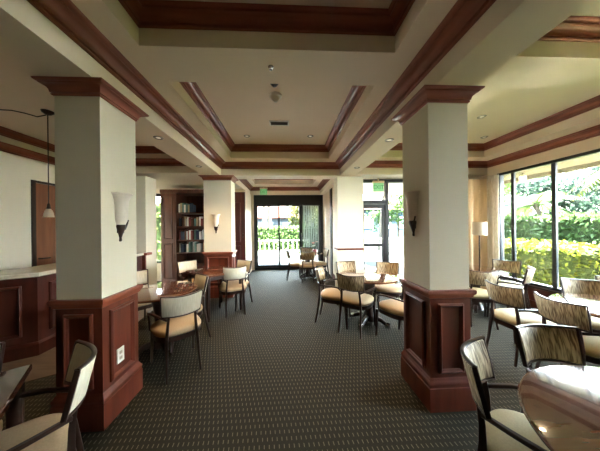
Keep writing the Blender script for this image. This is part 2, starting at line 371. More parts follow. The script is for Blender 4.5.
# foyer sliding door
w = MB(); yd = YW + .03
X0, X1 = -1.13, 1.27
w.box(X0, X1, yd, yd + .1, 2.24, 2.58); w.box(X0, X0 + .06, yd, yd + .1, 0, 2.24); w.box(X1 - .10, X1, yd, yd + .1, 0, 2.24); w.box(X0, X1, yd, yd + .1, 0, .07)
o = struct(w.build('door_1', M['black'], smooth=False))
def leaf(xa, xb, y, sl, sr, nm):
    f = MB(); f.box(xa, xa + sl, y, y + .035, .07, 2.24); f.box(xb - sr, xb, y, y + .035, .07, 2.24); f.box(xa + sl, xb - sr, y, y + .035, .07, .15); f.box(xa + sl, xb - sr, y, y + .035, 2.19, 2.24)
    q = f.build(nm, M['black'], o, smooth=False)
    MB().box(xa + sl, xb - sr, y + .013, y + .021, .15, 2.19).build('glass_pane', M['glass'], q, smooth=False)
    return q
leaf(-1.07, -.24, yd + .055, .06, .045, 'sliding_leaf'); q = leaf(-.30, .56, yd + .015, .05, .13, 'sliding_leaf'); leaf(.5, 1.17, yd + .055, .05, .05, 'sliding_leaf')
MB().bar([(.50, yd, .95), (.50, yd - .03, .98), (.50, yd - .03, 1.22), (.50, yd, 1.25)], (.011,)).build('door_handle', M['white'], q)
# storefront door and side light
w = MB(); ya, yb = 4.96, 5.04
w.box(1.70, XR, ya, yb, 2.50, ZS - .001); w.box(2.33, 2.405, ya, yb, 0, 2.50); w.box(1.70, 2.33, ya, yb, 2.0, 2.09); w.box(1.70, 1.74, ya, yb, 0, 2.5); w.box(2.405, 3.1, ya, yb, 0, .08); w.box(3.06, 3.12, ya, yb, 0, 2.5)
o = struct(w.build('door_2', M['black'], smooth=False))
f = MB(); f.box(1.745, 1.82, ya + .02, yb - .02, .02, 1.995); f.box(2.245, 2.325, ya + .02, yb - .02, .02, 1.995); f.box(1.82, 2.245, ya + .02, yb - .02, .02, .22); f.box(1.82, 2.245, ya + .02, yb - .02, 1.9, 1.995)
f.box(1.82, 2.245, ya, ya + .04, 1.0, 1.07)
q = f.build('door_leaf', M['black'], o, smooth=False)
MB().box(1.82, 2.245, 4.995, 5.003, .22, 1.9).build('glass_pane', M['glass'], q, smooth=False)
MB().box(1.74, 2.33, 4.995, 5.003, 2.09, 2.5).build('transom_pane', M['glass'], o, smooth=False)
MB().box(2.405, 3.06, 4.995, 5.003, .08, 2.5).build('side_pane', M['glass'], o, smooth=False)
struct(MB().box(3.12, XR, 4.9, 5.04, 0, ZS).build('wall_storefront', M['cream'], smooth=False))
# wooden bar-room door
o = struct(MB().box(XL - .1, XL - .02, 4.03, 4.9, 0, 2.32).build('door_3', M['doorwood'], smooth=False))
MB().bar([(XL - .02, 4.10, .96), (XL + .05, 4.10, .96), (XL + .05, 4.22, .96)], (.012,)).build('door_handle', M['bronze'], o)
c = MB().box(XL - .1, XL + .02, 3.97, 4.03, 0, 2.36); c.box(XL - .1, XL + .02, 4.03, 4.92, 2.32, 2.36); struct(c.build('trim_24', M['darkwood'], smooth=False))
# mahogany closet door in the foyer block
d = MB(); d.box(-1.88, -1.25, 6.30, 6.335, .02, 2.3)
o = d.build('door_4', M['redwood'], smooth=False); struct(o)
pf = MB()
for xa in (-1.84, -1.545):
    for za, zb in ((.15, .95), (1.05, 2.2)): panel_frame(pf, (xa, 6.30, 0), (1, 0, 0), (0, -1, 0), .21, za, zb, .02)
pf.build('panel_moulding', M['redwood'], o, smooth=False)
MB().bar([(-1.27, 6.30, 1.2), (-1.27, 6.26, 1.2), (-1.27, 6.26, 1.3), (-1.27, 6.30, 1.3)], (.01,)).build('door_handle', M['bronze'], o)
d = MB().box(-1.94, -1.88, 6.30, 6.34, 0, 2.36); d.box(-1.25, -1.205, 6.29, 6.34, 0, 2.5); d.box(-1.88, -1.25, 6.30, 6.34, 2.3, 2.5); struct(d.build('trim_25', M['redwood'], smooth=False))

# ------------------------------------------------------------------ bar counter
def bar_counter():
    t = empty('bar_counter', (K.x, K.y, 0)); tag(t, 'wood-panelled bar counter with pale stone top along the bare plaster wall', 'bar counter')
    bk1 = Vector((-d1.y, d1.x, 0)); bk1 = bk1 if bk1.y > 0 else -bk1
    T = .5
    inner = Vector((-T, .29, 0))
    Bl = Bq - K; Al = A - K
    base = [Al, Vector((0, 0, 0)), Bl, Bl + Vector((-T, 0, 0)), inner + Vector((0, 0, 0)), Al + bk1 * T]
    b = MB().rings([[(p.x, p.y, z) for p in base] for z in (0, .93)]); b.build('counter_body', M['barwood'], t, smooth=False)
    def off(oo): 
        return [Al + (-bk1) * oo, Vector((oo, -oo * .6, 0)), Bl + Vector((oo, 0, 0)), Bl + Vector((-T, 0, 0)), inner, Al + bk1 * T]
    MB().rings([[(p.x, p.y, z) for p in off(o_)] for o_, z in ((.02, .93), (.05, .94), (.05, .975), (.04, .985))]).build('stone_top', M['stone'], t, smooth=False)
    MB().rings([[(p.x, p.y, z) for p in off(o_)] for o_, z in ((.03, 0), (.03, .14), (.015, .16), (0, .165))]).build('plinth', M['barwood'], t, smooth=False)
    f = MB()
    for k in range(2):
        s0 = .12 + k * .55
        panel_frame(f, d1 * (s0 + .38), -d1, -bk1, .38, .25, .84, .03)
    for k in range(3): panel_frame(f, (0, .12 + k * .56, 0), (0, 1, 0), (1, 0, 0), .44, .25, .84, .03)
    f.build('panel_moulding', M['barwood'], t, smooth=False)
bar_counter()

# ------------------------------------------------------------------ bookcase and books
bc = empty('bookcase', (-2.4, 5.62, 0)); tag(bc, 'tall dark wooden bookcase full of books behind the panelled column', 'bookcase')
x0, x1, y0, y1 = -3.16, -1.86, 5.55, 6.15
def L(b, ox=-2.4, oy=5.62):
    b.v = [(x - ox, y - oy, z) for x, y, z in b.v]; return b
b = MB(); b.box(x0, x0 + .04, y0, y1, 0, 2.45); b.box(x1 - .04, x1, y0, y1, 0, 2.45); b.box(x0, x1, y0 - .03, y1, 2.36, 2.45); b.box(-2.83, -2.78, y0, y1, 0, 2.36); b.box(x0, x1, y1 - .03, y1, 0, 2.36); b.box(x0, x1, y0, y1, 0, .12)
L(b).build('carcass', M['bookwood'], bc, smooth=False)
b = MB(); b.box(x0 + .04, -2.83, y0 - .01, y0 + .02, .12, 2.36); panel_frame(b, (x0 + .07, y0 - .01, 0), (1, 0, 0), (0, -1, 0), .23, .2, 1.1); panel_frame(b, (x0 + .07, y0 - .01, 0), (1, 0, 0), (0, -1, 0), .23, 1.2, 2.28)
L(b).build('door', M['bookwood'], bc, smooth=False)
shelves = [.50, .86, 1.18, 1.525, 1.875, 2.2]
for z in shelves[:5]:
    L(MB().box(-2.78, x1 - .04, y0 + .03, y1 - .03, z - .03, z)).build('shelf', M['bookwood'], bc, smooth=False)
BC = [('white', srgb(214, 208, 198)), ('white', srgb(214, 208, 198)), ('grey', srgb(150, 150, 148)), ('tan', srgb(186, 164, 130)), ('brown', srgb(96, 62, 44)), ('red', srgb(128, 62, 54)), ('teal', srgb(92, 120, 112)), ('tan', srgb(170, 146, 112)), ('dark blue', srgb(58, 66, 88))]
BM = {n: mat('book_' + n.replace(' ', '_'), c, .6, .3) for n, c in BC}
SH = ['on the low shelf', 'on the third shelf down', 'on the second shelf down', 'on the upper shelf', 'on the top shelf']
rb = random.Random(3)
SN = {1: 'fourth', 2: 'third', 3: 'second', 4: 'top'}
for si, z in ((1, .86), (2, 1.18), (3, 1.525), (4, 1.875)):
    x = -2.76; top = False
    while x < x1 - .1:
        th = rb.uniform(.028, .052); hh = rb.uniform(.19, .26); dp = rb.uniform(.14, .2)
        if si == 4 and x > -2.42: break
        if si == 1 and rb.random() < .15: x += .06
        nm = rb.choice(BC)[0]
        if rb.random() < .12: x += .03
        bk = MB(); bk.box(0, th, 0, dp, 0, hh)
        o = bk.build('book', BM[nm], smooth=False, loc=(x, y0 + .07 + rb.uniform(0, .03), z))
        MB().box(.004, th - .004, .006, dp - .004, hh - .004, hh + .001).build('page_block', M['white'], o, smooth=False)
        tag(o, '%s-spined book standing on the %s bookcase shelf from the top' % (nm, SN[si]) if si != 4 else '%s-spined book standing on the top bookcase shelf' % nm, 'book', 'books in the bookcase')
        x += th + .004

# ------------------------------------------------------------------ lamps, signs, ceiling fittings
def sconce(loc, rz, label):
    t = empty('wall_sconce', loc, rz); t.scale = (.78, .78, .78); tag(t, label, 'wall lamp', 'alabaster wall sconces')
    pr = [(.030, -.20), (.050, -.19), (.066, -.15), (.072, -.08), (.074, .0), (.080, .06), (.100, .115), (.118, .135), (.116, .142), (.096, .122), (.075, .06), (.068, -.08), (.05, -.16)]
    MB().lathe([(r, z) for r, z in pr], (0, .0, 0), 20, PI, 2 * PI).build('glass_shade', M['lampshade'], t)
    br = MB(); br.lathe([(.012, -.37), (.018, -.36), (.016, -.33), (.03, -.28), (.055, -.215), (.052, -.19), (.03, -.2)], (0, 0, 0), 16, PI, 2 * PI)
    br.bar([(.03, -.03, -.24), (.062, -.03, -.18), (.078, -.03, -.14)], (.016, .016)); br.box(-.045, .045, -.012, 0, -.28, .08)
    br.build('bracket', M['bronze'], t)
sconce((-1.394, 1.865, 1.675), PI / 2, 'alabaster sconce on the lit face of the column by the bar')
sconce((1.152, 1.90, 1.685), -PI / 2, 'alabaster sconce in shade on the column near the windows')
sconce((-1.50, 4.64, 1.655), 0, 'small alabaster sconce on the column in front of the bookcase')

pl = empty('pendant_lamp', (-3.2, 3.05, ZC)); tag(pl, 'small white glass pendant lamp hanging over the bar on a thin rod', 'pendant lamp')
MB().lathe([(.0, 0), (.065, 0), (.06, -.02), (.03, -.045), (.0, -.05)], (0, 0, 0), 20).build('ceiling_canopy', M['bronze'], pl)
MB().lathe([(.006, -.04), (.006, -1.26)], (0, 0, 0), 8).build('rod', M['bronze'], pl)
MB().lathe([(.010, -1.24), (.016, -1.26), (.022, -1.31), (.018, -1.325)], (0, 0, 0), 12).build('socket', M['bronze'], pl)
MB().lathe([(.020, -1.315), (.034, -1.335), (.045, -1.37), (.054, -1.425), (.051, -1.425), (.042, -1.37), (.026, -1.33)], (0, 0, 0), 20).build('glass_shade', M['lampshade'], pl)
MB().bar([(-.02, 0, -.05), (-.10, -.03, -.09), (-.22, -.06, -.06), (-.34, -.10, -.045), (-.44, -.14, -.06)], (.007,)).build('curved_arm', M['bronze'], pl)

def downlight(x, y, z, label, power=4, col=(1, .72, .42)):
    t = empty('downlight', (x, y, z)); tag(t, label, 'downlight', 'recessed ceiling downlights')
    MB().lathe([(.026, -.003), (.044, -.010), (.056, -.001), (.026, -.001)], (0, 0, 0), 20).build('trim_ring', M['nickel'], t)
    MB().lathe([(0, -.004), (.026, -.004), (.026, -.001), (0, -.001)], (0, 0, 0), 16).build('lens', M['lens'], t)
    if power:
        ld = bpy.data.lights.new('bulb', 'SPOT'); ld.energy = power; ld.color = col; ld.spot_size = math.radians(115); ld.spot_blend = .8; ld.shadow_soft_size = .04
        lo = bpy.data.objects.new('bulb', ld); C.objects.link(lo); lo.parent = t; lo.location = (0, 0, -.02)
downlight(-1.53, 2.66, ZS, 'downlight in the beam soffit just past the column by the bar')
downlight(-1.55, 3.90, ZS, 'downlight in the bar-side beam soffit before the library column')
downlight(1.31, 2.67, ZS, 'downlight in the beam soffit just past the window-side column')
downlight(1.32, 3.96, ZS, 'downlight in the window-side beam soffit before the storefront stub wall')
downlight(-.68, 3.79, ZC, 'downlight in the middle ceiling coffer corner nearest the bar')
downlight(.43, 3.77, ZC, 'downlight in the middle ceiling coffer corner nearest the windows')
downlight(2.88, 3.03, ZC, 'downlight in the window bay ceiling, nearer one', 3)
downlight(3.60, 3.74, ZC, 'downlight in the window bay ceiling, farther one', 3)

t = empty('sprinkler', (-.12, 1.81, ZT)); t.scale = (.7, .7, .8); tag(t, 'small sprinkler head on the cross beam between two coffers', 'sprinkler')
MB().lathe([(.035, 0), (.034, -.006), (.012, -.01), (.010, -.03), (.02, -.032), (.02, -.036), (0, -.036)], (0, 0, 0), 16).build('head', M['chrome'], t)
t = empty('ceiling_camera', (-.12, 2.36, ZC)); tag(t, 'small black round fitting on the coffer ceiling', 'ceiling fitting')
MB().lathe([(.05, 0), (.05, -.012), (.035, -.035), (.02, -.05), (0, -.052)], (0, 0, 0), 18).build('housing', M['black'], t); t.name = 'ceiling_fitting'
t = empty('smoke_detector', (-.12, 2.60, ZC)); tag(t, 'white cone-shaped smoke detector on the coffer ceiling', 'smoke detector')
MB().lathe([(.075, 0), (.075, -.02), (.055, -.035)], (0, 0, 0), 22).build('base', M['white'], t)
MB().lathe([(.055, -.035), (.04, -.06), (.015, -.085), (0, -.088)], (0, 0, 0), 18).build('sensor_cone', M['white'], t)
t = empty('air_vent', (-.10, 3.30, ZC)); tag(t, 'rectangular slotted air vent on the coffer ceiling', 'air vent')
MB().rect_prof(-.15, .15, -.075, .075, [(0, 0), (0, -.012), (.02, -.012), (.02, 0)]).build('frame', M['white'], t, smooth=False)
MB().box(-.13, .13, -.055, .055, -.001, 0).build('duct', M['nickel'], t, smooth=False)
for k in range(6):
    s = MB(); yk = -.05 + k * .018; s.face((-.13, yk, -.010), (.13, yk, -.010), (.13, yk + .01, -.003), (-.13, yk + .01, -.003)); s.face((-.13, yk, -.011), (-.13, yk + .01, -.004), (.13, yk + .01, -.004), (.13, yk, -.011))
    s.build('slat', M['greyframe'], t, smooth=False)

def exit_sign(loc, label, ztop):
    t = empty('exit_sign', loc); tag(t, label, 'exit sign')
    rbox(-.13, .13, -.025, .025, .10, .15, .004).build('housing', M['drape_tan'], t, smooth=False)
    rbox(-.12, .12, -.005, .005, -.10, .10, .002).build('sign_plate', M['exitplate'], t, smooth=False)
    tx = bpy.data.curves.new('lettering', 'FONT'); tx.body = 'EXIT'; tx.size = .125; tx.align_x = 'CENTER'; tx.align_y = 'CENTER'; tx.extrude = .002
    tmp = bpy.data.objects.new('tmp', tx); C.objects.link(tmp)
    me = bpy.data.meshes.new_from_object(tmp.evaluated_get(bpy.context.evaluated_depsgraph_get())); bpy.data.objects.remove(tmp)
    me.materials.clear(); me.materials.append(M['exitgreen'])
    to = bpy.data.objects.new('lettering', me); C.objects.link(to); to.parent = t; to.location = (0, -.008, 0); to.rotation_euler = (PI / 2, 0, 0)
    MB().box(-.012, .012, -.012, .012, .15, ztop - loc[2]).build('stem', M['drape_tan'], t, smooth=False)
exit_sign((-.77, 7.30, 2.66), 'green EXIT sign hung above the sliding glass doors', ZT - .0)
exit_sign((2.09, 4.80, 2.36), 'green EXIT sign hung above the storefront door', ZS)

t = empty('wall_outlet', (-1.388, 1.845, .452), PI / 2); tag(t, 'white electrical outlet on the column panel by the bar', 'outlet')
rbox(-.036, .036, -.007, 0, -.06, .06, .002).build('cover_plate', M['white'], t, smooth=False)
s = MB()
for z in (-.022, .022): s.box(-.014, .014, -.0085, -.006, z - .012, z + .012)
s.build('socket', M['stone'], t, smooth=False)

# curtain and floor lamp beside the window
def drape(name, pts, z0, z1, m, amp, per, label):
    R0 = []; P = [Vector(p) for p in pts]; Ls = [0]
    for a, b in zip(P, P[1:]): Ls.append(Ls[-1] + (b - a).length)
    n = int(Ls[-1] / per * 8)
    fr, bk = [], []
    for k in range(n + 1):
        s = Ls[-1] * k / n
        i = max(j for j in range(len(P) - 1) if Ls[j] <= s + 1e-9); q = P[i].lerp(P[i + 1], (s - Ls[i]) / (Ls[i + 1] - Ls[i])); dd = (P[i + 1] - P[i]).normalized(); nn = Vector((dd.y, -dd.x, 0))
        q = q + nn * amp * math.sin(2 * PI * s / per); fr.append(q + nn * .006); bk.append(q - nn * .006)
    ring = fr + bk[::-1]
    o = MB().rings([[(p.x, p.y, z) for p in ring] for z in (z0, z1)]).build(name, m, ang=60)
    return tag(o, label, 'curtain')
drape('tan_curtain', [(3.55, 4.44, 0), (4.27, 4.43, 0)], .03, 2.46, M['drape_tan'], .03, .17, 'plain tan curtain filling the corner beside the windows')
drape('patterned_curtain', [(4.285, 4.40, 0), (4.335, 4.30, 0), (4.35, 4.19, 0)], .03, 2.52, M['drape_pat'], .025, .10, 'pale patterned curtain hanging at the window edge')
t = empty('floor_lamp', (3.84, 4.12, 0)); tag(t, 'floor lamp with white shade in front of the tan curtain', 'floor lamp')
MB().lathe([(.118, 1.28), (.122, 1.28), (.118, 1.54), (.114, 1.54)], (0, 0, 0), 24, cap=False).build('lamp_shade', M['shade'], t)
MB().lathe([(.012, .02), (.012, 1.50)], (0, 0, 0), 10).build('pole', M['bronze'], t)
MB().lathe([(.13, 0), (.13, .015), (.03, .035), (.012, .05)], (0, 0, 0), 24).build('base', M['bronze'], t)

# vertical blind behind the foyer glass
t = empty('vertical_blind', (0, YW, 0)); tag(t, 'grey vertical blind drawn aside in front of the sliding door', 'blind')
for k in range(7):
    x = .60 + k * .08; a = .45
    s = MB(); ca, sa = math.cos(a) * .036, math.sin(a) * .036
    s.rings([[(x - ca, -.055 - sa, z), (x + ca, -.055 + sa, z), (x + ca + .002, -.052 + sa, z), (x - ca + .002, -.052 - sa, z)] for z in (.12, 2.2)])
    s.build('slat', M['blind'], t, smooth=False)
MB().box(.56, 1.15, -.085, .032, 2.2, 2.245).build('head_rail', M['greyframe'], t, smooth=False)

# ------------------------------------------------------------------ chairs
def sup(w, d, n=32, e=3.2, cy=0, taper=.0):
    P = []
    for k in range(n):
        a = 2 * PI * k / n; c, s = math.cos(a), math.sin(a)
        x = math.copysign(abs(c) ** (2 / e), c) * w / 2; y = math.copysign(abs(s) ** (2 / e), s) * d / 2
        P.append((x * (1 + taper * y / (d / 2)), y + cy))
    return P
def arcpt(t, z):
    lean = (z - .60) * .22
    fl = 1 + .07 * max(0, (z - .60) / .22)
    return (.174 * t * fl, -.258 + .066 * t * t - lean)
def make_chair(fab, seatm, arms, label):
    t = empty('dining_chair')
    se = MB()
    R = []
    for ins, z in ((.03, .392), (.008, .400), (0, .415), (0, .435), (.012, .452), (.05, .466), (.11, .474), (.19, .478)):
        R.append([(x, y, z) for x, y in sup(.47 - 2 * ins, .45 - 2 * ins, 32, 3.0 - ins * 4, .005, .06)])
    se.rings(R); se.build('seat', seatm, t, ang=60)
    f = MB(); f.rings([[(x, y, z) for x, y in sup(.455, .44, 32, 3.0, .005, .06)] for z in (.345, .393)]); f.build('seat_frame', M['darkwood'], t)
    # backrest panel
    N = 14; b = MB(); R = []
    for k in range(N + 1):
        tt = -1 + 2 * k / N; ring = []
        zt = .808 + .012 * tt * tt
        nx, ny = -.132 * tt / .174, 1
        l = math.hypot(nx, ny); nx, ny = nx / l, ny / l
        for z, o in ((.612, .0), (.625, .013), (.71, .017), (zt - .012, .013), (zt, .0), (zt - .012, -.011), (.71, -.011), (.625, -.011)):
            x, y = arcpt(tt * .985, z); ring.append((x + nx * o, y + ny * o, z))
        R.append(ring)
    b.rings(R); b.build('backrest', fab, t, ang=50)
    fr = MB()
    fr.bar([arcpt(-1.02 + 2.04 * k / N, .81) + (.812 + .012 * (-1.02 + 2.04 * k / N) ** 2,) for k in range(N + 1)], (.022, .011))
    fr.bar([arcpt(-1.02 + 2.04 * k / N, .605) + (.606,) for k in range(N + 1)], (.022, .012))
    for s in (-1, 1): fr.bar([arcpt(s * 1.02, z) + (z,) for z in (.602, .66, .74, .824)], (.022, .011), up=(s, .4, 0))
    fr.build('back_frame', M['darkwood'], t)
    for s in (-1, 1):
        MB().bar([(s * .156, -.285, 0), (s * .150, -.250, .16), (s * .144, -.226, .33), (s * .138, -.214, .42), (s * .130, -.216, .52), (s * .122, -.226, .61)], [(.020, .022), (.024, .026), (.028, .030), (.028, .030), (.024, .026), (.022, .024)], up=(0, 1, 0)).build('leg', M['darkwood'], t)
        MB().bar([(s * .215, .205, 0), (s * .213, .192, .18), (s * .206, .185, .37)], [(.022, .022), (.028, .028), (.036, .034)], up=(0, 1, 0)).build('leg', M['darkwood'], t)
        if arms:
            MB().bar([(s * .134, -.215, .575), (s * .190, -.12, .592), (s * .236, .0, .602), (s * .250, .085, .595), (s * .250, .125, .56), (s * .242, .13, .49), (s * .235, .125, .39)],
                     [(.022, .022), (.026, .02), (.030, .02), (.030, .02), (.026, .022), (.022, .022), (.024, .022)]).build('armrest', M['darkwood'], t)
    tag(t, label, 'chair')
    return t
protos = {}
def chair(kind, bx, by, fx, fy, label, group):
    """bx,by: middle of the back; fx,fy: the way it faces"""
    l = math.hypot(fx, fy); fx, fy = fx / l, fy / l
    if kind not in protos:
        a = {'cream': (M['fab_washed'], M['seat_warm'], True), 'stripe': (M['fab_stripe'], M['seat_khaki'], True), 'foyer': (M['fab_stripe'], M['seat_warm'], False), 'tan': (M['fab_stripe'], M['seat_warm'], True)}[kind]
        protos[kind] = o = make_chair(*a, label)
    else: o = copy_tree(protos[kind])
    o.location = (bx + fx * .27, by + fy * .27, 0); o.rotation_euler = (0, 0, math.atan2(-fx, fy))
    tag(o, label, 'chair', group)
    return o
GL, GR, GF, GM = 'chairs around the bar-side tables', 'chairs around the window tables', 'chairs around the foyer table', 'chairs around the middle round table'
chair('cream', -1.11, 1.235, -.73, -.68, 'armchair with window-lightened back and warm-tinted seat beside the panelled column by the bar', GL)
chair('cream', -1.86, 1.27, .6, -.8, 'armchair at the cut-off table showing only the pale edge of its back', GL)
chair('cream', -1.055, 2.23, -.62, .78, 'armchair with window-lightened back and warm-tinted seat pulled out into the aisle', GL)
chair('cream', -2.40, 3.46, .75, -.66, 'grey-looking chair peeking out beyond the column by the bar', GL)
chair('cream', -1.18, 3.09, -.72, -.69, 'shaded olive-looking chair between the round and the square wood table', GL)
chair('cream', -2.02, 4.42, .75, -.66, 'chair with window-lightened back right in front of the bookcase', GL)
chair('cream', -.875, 3.66, -.36, .93, 'armchair with window-lightened back on the aisle side of the square wood table', GL)
chair('cream', -.84, 4.38, -.55, -.83, 'shaded chair beyond the square wood table, nearest the foyer', GL)
chair('foyer', .00, 6.08, 1, .05, 'foyer chair seen from the side against the bright glass', GF)
chair('foyer', .60, 6.72, -.05, -1, 'foyer chair on the far side of its table by the glass', GF)
chair('foyer', .54, 5.62, .08, 1, 'foyer chair with its back turned to the carpeted aisle', GF)
chair('foyer', 1.16, 6.12, -1, -.1, 'foyer chair next to the foyer side wall', GF)
chair('tan', .84, 2.90, .6, .8, 'striped armchair with its back to the aisle at the middle round table', GM)
chair('tan', .50, 3.46, .92, -.38, 'armchair on the aisle edge of the middle round table, seen side-on', GM)
chair('tan', 1.09, 4.02, .2, -.98, 'armchair before the plain stub wall at the middle round table', GM)
chair('tan', 1.84, 3.87, -.45, -.88, 'armchair before the storefront door at the middle round table', GM)
chair('tan', 1.56, 2.50, -.35, .94, 'armchair half hidden by the window-side column at the middle round table', GM)
chair('stripe', 2.83, 2.98, .35, .92, 'striped armchair beside the window-side column, back to the room', GR)
chair('stripe', 4.06, 3.80, -.75, -.62, 'striped chair in the corner by the patterned curtain', GR)
chair('stripe', 3.68, 3.08, -.62, .78, 'chair with sunlit pale back close to the window mullion', GR)
chair('stripe', 2.38, 2.30, 1, .08, 'striped armchair standing alone with khaki seat facing the windows', GR)
chair('stripe', 2.40, 1.82, 1, -.02, 'striped armchair with its back against the glass-bright window table', GR)
chair('stripe', 3.53, 2.42, -.5, -.87, 'striped chair on the window side of the glass-bright table', GR)
chair('stripe', 4.06, 2.42, -.85, -.5, 'chair cut off by the frame tight against the window sill', GR)
chair('stripe', 1.0, 1.13, .67, -.74, 'nearest armchair with white-lit inner back before the window-side column', GR)
chair('stripe', 1.67, 1.345, -.08, -1.0, 'striped chair across the big polished round table', GR)

# ------------------------------------------------------------------ tables
TZ = .73
def round_table(x, y, R, label, chrome=True, group=None):
    t = empty('round_table', (x, y, 0)); tag(t, label, 'table', group)
    MB().lathe([(0, TZ - .03), (R - .03, TZ - .03), (R - .008, TZ - .024), (R, TZ - .014), (R, TZ - .008), (R - .005, TZ - .002), (R - .012, TZ), (0, TZ)], (0, 0, 0), 64, cap=False).build('tabletop', M['tabletop'], t, ang=30)
    MB().lathe([(.13, .06), (.11, .10), (.07, .18), (.055, .3), (.06, .45), (.09, .6), (.16, .70)], (0, 0, 0), 24).build('pedestal', M['darkwood'], t)
    for k in range(4):
        a = PI / 4 + k * PI / 2; c, s = math.cos(a), math.sin(a)
        q = MB().bar([(c * .08, s * .08, .10), (c * .18, s * .18, .085), (c * (R * .6), s * (R * .6), .035)], [(.06, .07), (.055, .055), (.045, .04)]).build('foot', M['darkwood'], t)
        MB().bar([(c * (R * .55), s * (R * .55), .038), (c * (R * .60 + .03), s * (R * .60 + .03), .03)], (.055, .058)).build('metal_cap', M['chrome'], q)
    return t
round_table(-1.58, 2.74, .43, 'round polished wood table between the bar-side column and the aisle chair')
round_table(1.26, 3.27, .46, 'round polished table with chrome-capped feet in front of the plain stub wall')
round_table(3.25, 3.56, .42, 'small round table in the corner by the curtains')
round_table(3.02, 1.78, .45, 'round table by the windows with green garden reflections')
round_table(1.469, .504, .604, 'largest round polished table, its top banded with ceiling reflections')
round_table(.58, 6.12, .42, 'small table by the sliding glass doors in the foyer')
def square_table(x, y, rz, s, label):
    t = empty('square_table', (x, y, 0), rz); tag(t, label, 'table'); h = s / 2
    rbox(-h, h, -h, h, TZ - .035, TZ, .005).build('tabletop', M['tabletop'], t, smooth=False)
    a = MB(); a.rect_prof(-h + .05, h - .05, -h + .05, h - .05, [(0, TZ - .10), (0, TZ - .035), (.02, TZ - .035), (.02, TZ - .10)], True); a.build('apron', M['darkwood'], t, smooth=False)
    for sx in (-1, 1):
        for sy in (-1, 1):
            MB().bar([(sx * (h - .05), sy * (h - .05), 0), (sx * (h - .05), sy * (h - .05), TZ - .035)], [(.04, .04), (.06, .06)], up=(0, 1, 0)).build('leg', M['darkwood'], t)
e1 = Vector((.6, -.8)); e2 = Vector((-.8, -.6)); tip = Vector((-1.463, 1.30)); c = tip + (e1 + e2) * .45
square_table(c.x, c.y, math.atan2(-.8, .6), .9, 'square wood table cut off beside the pale-backed chair, its corner showing')
e1 = Vector((.66, .75)); e2 = Vector((-.75, .66)); c = Vector((-1.25, 3.40)) + (e1 + e2) * .36
square_table(c.x, c.y, math.atan2(.75, .66), .72, 'square wood table in front of the library column')

# flower pot on the foyer table
t = empty('flower_pot', (.78, 6.05, TZ)); tag(t, 'pink and white flowers in a pot on the foyer table', 'flowers')
MB().lathe([(.04, 0), (.055, .05), (.06, .1), (.052, .1), (.0, .09)], (0, 0, 0), 16).build('pot', M['pink'], t)
rf = random.Random(5)
st_ = MB(); bl = MB(); pk_ = MB()
for k in range(7):
    a = rf.uniform(0, 6.28); r = rf.uniform(.02, .1); h = rf.uniform(.18, .32)
    p = (r * math.cos(a), r * math.sin(a), h); st_.bar([(0, 0, .08), (p[0] * .5, p[1] * .5, h * .6), p], (.004,))
    b = bl if k % 2 else pk_
    for j in range(6):
        aa = j * PI / 3; b.bar([p, (p[0] + .022 * math.cos(aa), p[1] + .022 * math.sin(aa), p[2] + .012), (p[0] + .045 * math.cos(aa), p[1] + .045 * math.sin(aa), p[2] + .004)], [(.008, .004), (.026, .005), (.006, .003)])
st_.build('stems', M['leafgreen'], t); bl.build('white_blossoms', M['petal'], t); pk_.build('pink_blossoms', M['pink'], t)

# ------------------------------------------------------------------ outside
gr = MB().box(-30, 40, 7.6, 60, -.14, -.06); gr.box(XR + .12, 40, -20, 7.6, -.14, -.06); gr.box(-30, XL - .12, -20, 7.6, -.14, -.06); gr.box(XL - .12, XR + .12, -20, YB - .1, -.14, -.06)
struct(gr.build('ground_outside', M['lawn'], smooth=False))
pt = MB().box(-4.5, 6.5, 7.6, 13.5, -.06, -.02); pt.box(1.5, 4.6, 5.04, 7.6, -.06, -.02)
struct(pt.build('patio', M['paver'], smooth=False))
struct(MB().box(XR + .14, 5.0, -12, 5.0, -.06, -.03).build('path', M['concrete'], smooth=False))
ro = MB().box(XR + .14, 5.55, -12, 7.8, 2.58, 2.66); ro.box(5.45, 5.55, -12, 7.8, 2.50, 2.74)
struct(ro.build('roof_overhang', M['eave'], smooth=False))
ro = MB().box(-2.2, 5.55, YW + .15, 8.3, 2.75, 2.9); struct(ro.build('roof_porch', M['cream'], smooth=False))
def leafcloud(rng, n, fn, size):
    b = MB()
    for k in range(n):
        p = Vector(fn(rng)); a = Vector((rng.gauss(0, 1), rng.gauss(0, 1), rng.gauss(0, 1))).normalized(); c = a.orthogonal().normalized()
        c = Matrix.Rotation(rng.uniform(0, 6.28), 3, a) @ c; s = size * rng.uniform(.6, 1.3); d = a.cross(c)
        b.face(p - c * s, p + d * s * .45, p + c * s, p - d * s * .45)
    return b
def hedge(x0, x1, y0, y1, h, n, size, ml, label):
    t = empty('hedge', ((x0 + x1) / 2, (y0 + y1) / 2, -.06)); tag(t, label, 'hedge')
    hx, hy = (x1 - x0) / 2, (y1 - y0) / 2; rng = random.Random(int(x0 * 31 + y0 * 7))
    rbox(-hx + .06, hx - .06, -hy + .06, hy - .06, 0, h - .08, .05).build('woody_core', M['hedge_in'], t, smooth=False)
    def fn(r):
        k = r.random(); A1, A2, A3 = 2 * hy * h, 2 * hx * h, 4 * hx * hy; tt = A1 * 2 + A2 * 2 + A3; q = k * tt; j = r.uniform(-.07, .07)
        if q < A1 * 2: return (math.copysign(hx - .04, q - A1) + j, r.uniform(-hy, hy), r.uniform(0, h))
        if q < A1 * 2 + A2 * 2: return (r.uniform(-hx, hx), math.copysign(hy - .04, q - 2 * A1 - A2) + j, r.uniform(0, h))
        return (r.uniform(-hx, hx), r.uniform(-hy, hy), h - .04 + j + .06 * math.sin(9 * k * 31))
    o = leafcloud(rng, n, fn, size).build('leaves', ml, t, smooth=False)
